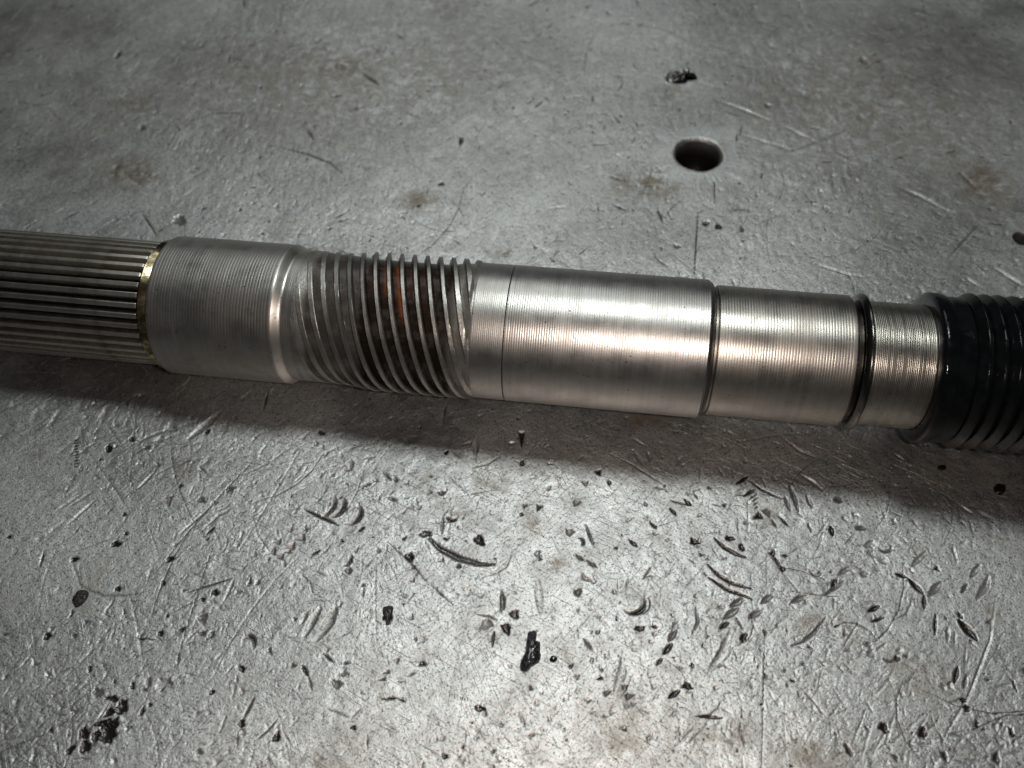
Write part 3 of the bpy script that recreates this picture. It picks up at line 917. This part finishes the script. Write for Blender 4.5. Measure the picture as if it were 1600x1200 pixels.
def lathe(name, prof, mat, parent=None, seg=144, wob=0.0, sharp=28):
    prof = np.array(prof, float)
    TH = np.linspace(0, 2 * np.pi, seg, endpoint=False)
    RR = np.repeat(prof[:, 1:2], seg, 1)
    if wob: RR = RR + wob * np.sin(TH * 3 + 1)[None]
    return link(name, grid_mesh(name, prof[:, 0], TH, RR), mat, parent or shaft, sharp=sharp)

def turned(t0, t1, r, pitch, depth, vary=0.6, sub=6):
    """profile of a turned surface: narrow flat lands, one fine notch per feed of the tool"""
    out = []; t = t0
    while t < t1 - pitch * 0.5:
        p = pitch * random.uniform(0.92, 1.08); d = depth * (1 - vary + vary * 1.6 * random.random())
        lo = 0.0
        for u, k in ((0.0, 0.55), (0.09, 1.0), (0.2, 0.35), (0.36, 0.03), (0.62, 0.0), (0.86, 0.06)):
            out.append((t + u * p, r - d * k + lo))
        t += p
    return [q for q in out if q[0] < t1 - 0.02]

IN = 9.0   # parts reach this far inwards at their ends
# splined end: a core with its ring of teeth
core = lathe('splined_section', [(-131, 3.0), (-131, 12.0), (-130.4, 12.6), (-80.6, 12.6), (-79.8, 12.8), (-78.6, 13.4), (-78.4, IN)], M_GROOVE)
def tooth_mesh():
    hw0, hw1, r0, r1 = 0.70, 0.50, 12.3, 14.22
    pr = [(-hw0, r0), (-0.60, 13.5), (-hw1 - 0.04, r1 - 0.10), (-hw1 + 0.10, r1), (hw1 - 0.10, r1), (hw1 + 0.04, r1 - 0.10), (0.60, 13.5), (hw0, r0)]
    st = [(-130.8, -0.9), (-130.0, 0.0), (-112, 0), (-95, 0), (-80.6, 0.0), (-80.2, -0.12), (-80.0, -1.3)]
    V, Fc = [], []
    for t, dr in st:
        for y, z in pr: V.append((t * 0.001, y * 0.001, (z + (dr if z > 13 else 0)) * 0.001))
    n = len(pr)
    for a in range(len(st) - 1):
        for k in range(n - 1):
            Fc.append((a * n + k, (a + 1) * n + k, (a + 1) * n + k + 1, a * n + k + 1))
    Fc.append(tuple(range(n))); Fc.append(tuple(range((len(st) - 1) * n, len(st) * n))[::-1])
    me = bpy.data.meshes.new('spline_tooth'); me.from_pydata(V, [], Fc); me.update()
    return me
tm = tooth_mesh()
first = link('spline_tooth', tm, M_SPLINE, core, sharp=20)
for k in range(38):
    o = first if k == 0 else first.copy()
    if k: COL.objects.link(o); o.parent = core
    o.rotation_euler = (2 * math.pi * (k + 0.35) / 38 + random.gauss(0, 0.003), 0, 0)

lathe('polished_chamfer', [(-79.7, IN), (-79.7, 14.3), (-79.6, 14.70), (-79.5, 14.79), (-79.0, 14.62), (-78.2, 14.36), (-77.45, 14.12), (-77.28, 14.06), (-77.28, IN)], M_BRASS, sharp=25)
lathe('collar', [(-77.25, IN), (-77.25, 15.52), (-77.0, 15.74)] + turned(-76.9, -50.0, 15.77, 0.66, 0.020, 0.35) +
      [(-49.55, 15.76), (-49.4, 15.70), (-48.9, 15.40), (-48.4, 15.10), (-48.0, 14.86), (-47.9, 14.82)] + turned(-47.6, -45.6, 14.80, 0.36, 0.010) + [(-45.5, 14.8), (-45.5, IN)], M_COLLAR)

# worm: an eight-start thread cut into the shaft, running out at both ends
def sstep(a, b, x):
    t = np.clip((x - a) / (b - a), 0, 1); return t * t * (3 - 2 * t)
def build_worm():
    T0, T1, LEAD, NS, MT = -45.45, -6.99, 23.2, 8, 160
    KT = 320; dt = LEAD / KT                       # the mesh runs along the helix, so every edge of a thread is a mesh line
    n = int((T1 - T0 + LEAD) / dt) + 2
    TH = np.linspace(0, 2 * np.pi, MT, endpoint=False)
    th = np.broadcast_to(TH[None], (n, MT))
    raw = T0 - LEAD + np.arange(n)[:, None] * dt + LEAD * TH[None] / (2 * np.pi)
    tt = np.clip(raw, T0, T1)
    ph = tt / (LEAD / NS) - NS * th / (2 * np.pi) - 0.198
    u = np.abs(ph - np.round(ph))
    us = ph - np.round(ph)                          # signed: the flank towards the collar is the longer one
    fl = 0.045 + np.where(us < 0, 0.12, 0.075) * sstep(-40, -30, tt) - 0.05 * sstep(-14, -9, tt)
    h = 1 - np.clip((u - 0.125 - 0.05 * (1 - sstep(-40, -31, tt)) - 0.06 * sstep(-13, -9, tt)) / fl, 0, 1)
    crest = 14.80 + 0.76 * sstep(-38, -29.5, tt) - 0.16 * sstep(-12, -8.5, tt) - 0.45 * sstep(-8.3, -7.1, tt)
    root = 14.80 - 0.34 * sstep(-45.2, -40, tt) - 0.56 * sstep(-40, -30, tt) + 0.62 * sstep(-15, -10.5, tt) + 0.43 * sstep(-10, -7.1, tt)
    rr = root + (crest - root) * h
    j = rng.normal(0, 1, rr.shape); j = (j + np.roll(j, 1, 1) + np.roll(j, 1, 0)) / 2
    rr = rr + j * 0.006 * ((u > 0.12) & (u < 0.32))
    oil = np.clip((np.where(us < 0, 0.55, 0.85) - h) / 0.12, 0, 1) * sstep(-35, -30.5, tt) * (1 - 0.45 * sstep(-13, -10, tt))  # root oil; collar-side flank kept barer, a lit edge put into the colour
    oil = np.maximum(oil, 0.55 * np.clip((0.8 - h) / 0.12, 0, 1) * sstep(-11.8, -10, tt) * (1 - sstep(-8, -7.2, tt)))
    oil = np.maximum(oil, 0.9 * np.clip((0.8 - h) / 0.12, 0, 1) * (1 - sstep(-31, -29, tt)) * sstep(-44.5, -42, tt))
    thd = np.degrees((th + np.pi) % (2 * np.pi) - np.pi)
    rust = np.zeros_like(rr)
    for t0, a0, t1, a1, v in ((-27.9, -30, -25.9, 12, .8), (-24.9, -22, -21.6, 33, .95), (-22.0, -25, -20.4, 15, .14), (-30.8, -25, -28.8, 15, .10), (-19.1, -20, -17.0, 25, .09)):
        s = np.clip((thd - a0) / (a1 - a0), -0.5, 1.5); line = t0 + (t1 - t0) * s
        rust = np.maximum(rust, v * np.exp(-((tt - line - 0.15) / 0.62) ** 2) * np.clip((s + 0.15) / 0.2, 0, 1) * np.clip((1.1 - s) / 0.2, 0, 1) * (h < 0.75))
    P = np.stack([tt, -rr * np.sin(th), rr * np.cos(th)], -1).reshape(-1, 3) * 0.001
    idx = np.arange(n * MT).reshape(n, MT)
    nxt = np.full((n, MT), -1); nxt[:, :-1] = idx[:, 1:]; nxt[:n - KT, -1] = idx[KT:, 0][:n - KT]
    # past the last column the helix has climbed one lead: row i meets row i + KT of the first column
    a, b_, c, d = idx[:-1], nxt[:-1], nxt[1:], idx[1:]
    Q = np.stack([a, b_, c, d], -1).reshape(-1, 4)
    Q = Q[(Q >= 0).all(1)]
    tf = tt.reshape(-1)[Q]
    Q = Q[(tf.max(1) - tf.min(1)) > 1e-6]
    me = bpy.data.meshes.new('worm_thread')
    used, inv = np.unique(Q, return_inverse=True); Q = inv.reshape(-1, 4)
    me.vertices.add(len(used)); me.vertices.foreach_set('co', P[used].astype(np.float32).reshape(-1))
    me.loops.add(Q.size); me.loops.foreach_set('vertex_index', Q.reshape(-1).astype(np.int32))
    me.polygons.add(len(Q)); me.polygons.foreach_set('loop_start', (np.arange(len(Q)) * 4).astype(np.int32))
    me.update(calc_edges=True)
    for nm, arr in (('oil', oil), ('rust', rust)):
        at_ = me.attributes.new(nm, 'FLOAT', 'POINT'); at_.data.foreach_set('value', np.clip(arr, 0, 1).reshape(-1)[used].astype(np.float32))
    return me
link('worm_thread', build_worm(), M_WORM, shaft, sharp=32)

lathe('plain_band', [(-6.98, IN), (-6.98, 14.94)] + turned(-6.9, -0.25, 14.96, 0.40, 0.007) + [(-0.2, 14.95), (-0.12, 14.80), (-0.08, IN)], M_MAIN)
lathe('bearing_journal', [(-0.06, IN), (-0.06, 14.80), (0.04, 14.97)] + turned(0.1, 41.3, 15.0, 0.50, 0.016, 0.4) + [(41.35, 15.0), (41.8, 14.72), (41.85, IN)], M_MAIN)
lathe('undercut_groove', [(41.87, IN), (41.87, 14.66), (42.4, 14.15), (42.7, 13.62), (43.15, 13.60), (43.25, IN)], M_UNDER)
lathe('stepped_journal', [(43.27, IN), (43.27, 13.80), (43.45, 13.97)] + turned(43.5, 70.3, 14.0, 0.56, 0.015, 0.4) + [(70.35, 13.98), (70.65, 13.75), (70.68, IN)], M_STEP)
lathe('ring_groove', [(70.70, IN), (70.70, 13.1), (71.0, 12.75), (73.7, 12.75), (73.95, IN)], M_GROOVE)
lathe('snap_ring', [(71.9, 12.0), (71.9, 13.75), (72.1, 14.02), (72.6, 14.36), (72.95, 14.56), (73.15, 14.62), (73.38, 14.58), (73.5, 14.35), (73.52, 12.0)], M_RING, sharp=50)
lathe('end_journal', [(73.97, IN), (73.97, 12.95), (74.1, 13.1)] + turned(74.2, 85.9, 13.14, 0.34, 0.03, 0.9) + [(86.0, 13.1), (86.4, 12.9), (90, 12.9), (90, IN)], M_END)

# the ribbed black boot pushed over the shaft's end
boot = lathe('ribbed_boot', [(87.4, 12.2), (86.3, 12.95), (86.05, 13.25), (86.1, 14.6), (86.25, 15.45), (86.55, 15.80), (87.1, 15.92), (88.5, 15.86), (89.0, 15.74), (89.2, 15.34), (89.4, 15.22),
                             (90.2, 15.34), (92.4, 15.30), (92.6, 15.1), (92.8, 14.55), (187, 14.55), (187.5, 14.2), (187.5, 2)], M_RUBBER, seg=128, wob=0.03, sharp=40)
rib_prof = [(-1.25, 14.2), (-1.12, 14.9), (-0.75, 15.35), (-0.25, 15.75), (0.1, 16.08), (0.32, 16.30), (0.5, 16.34), (0.66, 16.26), (0.78, 15.95), (0.85, 15.4), (0.9, 14.2)]
TH = np.linspace(0, 2 * np.pi, 128, endpoint=False)
rp = np.array(rib_prof)
rib_me = grid_mesh('bellows_rib', rp[:, 0], TH, np.repeat(rp[:, 1:2], 128, 1) + 0.03 * np.sin(5 * TH + 0.7)[None] + 0.02 * np.sin(11 * TH)[None])
rib0 = link('bellows_rib', rib_me, M_RUBBER, boot, sharp=60)
for k in range(31):
    o = rib0 if k == 0 else rib0.copy()
    if k: COL.objects.link(o); o.parent = boot
    o.location = (0.001 * (94.05 + 2.92 * k), 0, 0)
    o.rotation_euler = (random.uniform(0, 6.28), random.gauss(0, 0.004), random.gauss(0, 0.004))

# ------------------------------------------------------------------ drops, grime and chips lying on the plate
def blob(name, outline, height, mat, label, cat, group=None, lumps=0.0, peak=0.5):
    """a low dome over a closed outline given in photograph pixels; it sits a hair into the plate"""
    P = np.array([at(x, y) for x, y in outline]); c = P.mean(0)
    n0 = len(P); m = 4
    Q = []
    for k in range(n0):                               # Catmull-Rom smoothing of the outline
        p0, p1, p2, p3 = P[k - 1], P[k], P[(k + 1) % n0], P[(k + 2) % n0]
        for s in range(m):
            t = s / m
            Q.append(0.5 * (2 * p1 + (p2 - p0) * t + (2 * p0 - 5 * p1 + 4 * p2 - p3) * t * t + (3 * p1 - p0 - 3 * p2 + p3) * t ** 3))
    Q = np.array(Q); n = len(Q)
    V = []; Fc = []
    rings = [(1.0, -0.25), (1.0, 0.0), (0.96, 0.34), (0.88, 0.56), (0.74, 0.78), (0.55, 0.92), (0.3, 0.98)]
    for k, (s, h) in enumerate(rings):
        for i, q in enumerate(Q):
            p = c + (q - c) * s
            z = height * h
            if lumps and h > 0.3: z *= 1 + lumps * random.gauss(0, 1); p = p + rng.normal(0, height * lumps * 0.4, 2)
            V.append((p[0] - c[0], p[1] - c[1], z))
    V.append((0, 0, height))
    for k in range(len(rings) - 1):
        for i in range(n): Fc.append((k * n + i, k * n + (i + 1) % n, (k + 1) * n + (i + 1) % n, (k + 1) * n + i))
    for i in range(n): Fc.append(((len(rings) - 1) * n + i, (len(rings) - 1) * n + (i + 1) % n, len(V) - 1))
    # image y runs the other way: wind outwards
    area = sum(Q[i][0] * Q[(i + 1) % n][1] - Q[(i + 1) % n][0] * Q[i][1] for i in range(n))
    if area < 0: Fc = [f[::-1] for f in Fc]
    me = bpy.data.meshes.new(name); me.from_pydata(V, [], Fc); me.update()
    o = link(name, me, mat, sharp=None)
    o.location = (c[0], c[1], 0.0)
    return tag(o, label, cat, group)

def ring_outline(x, y, a, b, n=9, j=0.08, rot=0.0):
    return [(x + a * math.cos(t) * (1 + random.gauss(0, j)), y + b * math.sin(t + rot) * (1 + random.gauss(0, j))) for t in [2 * math.pi * k / n for k in range(n)]]

blob('oil_drop', [(825, 988), (831, 987), (835, 985), (839, 990), (838, 1001), (844, 1004), (844, 1016), (845, 1026), (842, 1035), (832, 1041), (824, 1049), (815, 1049), (812, 1041), (815, 1030), (820, 1021), (822, 1005)],
     0.0015, M_OIL, 'largest glossy black oil drop, foot-shaped, on the bright plate below the shaft', 'oil drop', lumps=0.10)
blob('oil_drop', ring_outline(865, 1030, 6.5, 5.5), 0.0006, M_OIL, 'small round black oil bead just right of the foot-shaped oil drop', 'oil drop')
blob('oil_drop', ring_outline(1562, 764, 10, 9), 0.0007, M_BROWN, 'dark brown oil drop in the shadow below the black boot', 'oil drop')
blob('oil_drop', ring_outline(1472, 731, 7, 5), 0.0005, M_BROWN, 'small oil bead in the shadow between long scratches, lower left of the boot', 'oil drop')
blob('grime_clump', [(113, 937), (118, 928), (124, 923), (132, 922), (138, 925), (138, 932), (134, 939), (129, 944), (121, 949), (116, 947)],
     0.0006, M_GRIME, 'rough black clump of grime at the lower left, by a curved scratch', 'grime', lumps=0.25)
blob('grime_clump', [(599, 949), (606, 947), (614, 948), (613, 960), (609, 965), (608, 976), (603, 976), (602, 966), (598, 959)],
     0.0003, M_GRIME, 'small black wedge-shaped clump of grime left of the foot-shaped oil drop', 'grime', lumps=0.25)
blob('metal_chip', [(1040, 121), (1045, 114), (1058, 112), (1066, 115), (1076, 113), (1088, 117), (1089, 125), (1079, 121), (1066, 126), (1052, 129), (1041, 127)],
     0.0007, M_RING, 'curled dark metal chip lying above the drilled hole', 'metal chip', lumps=0.3)
blob('metal_chip', ring_outline(1072, 112, 6, 4.5), 0.0012, M_MAIN, 'tiny bright metal bead at the top edge of the dark chip', 'metal chip')
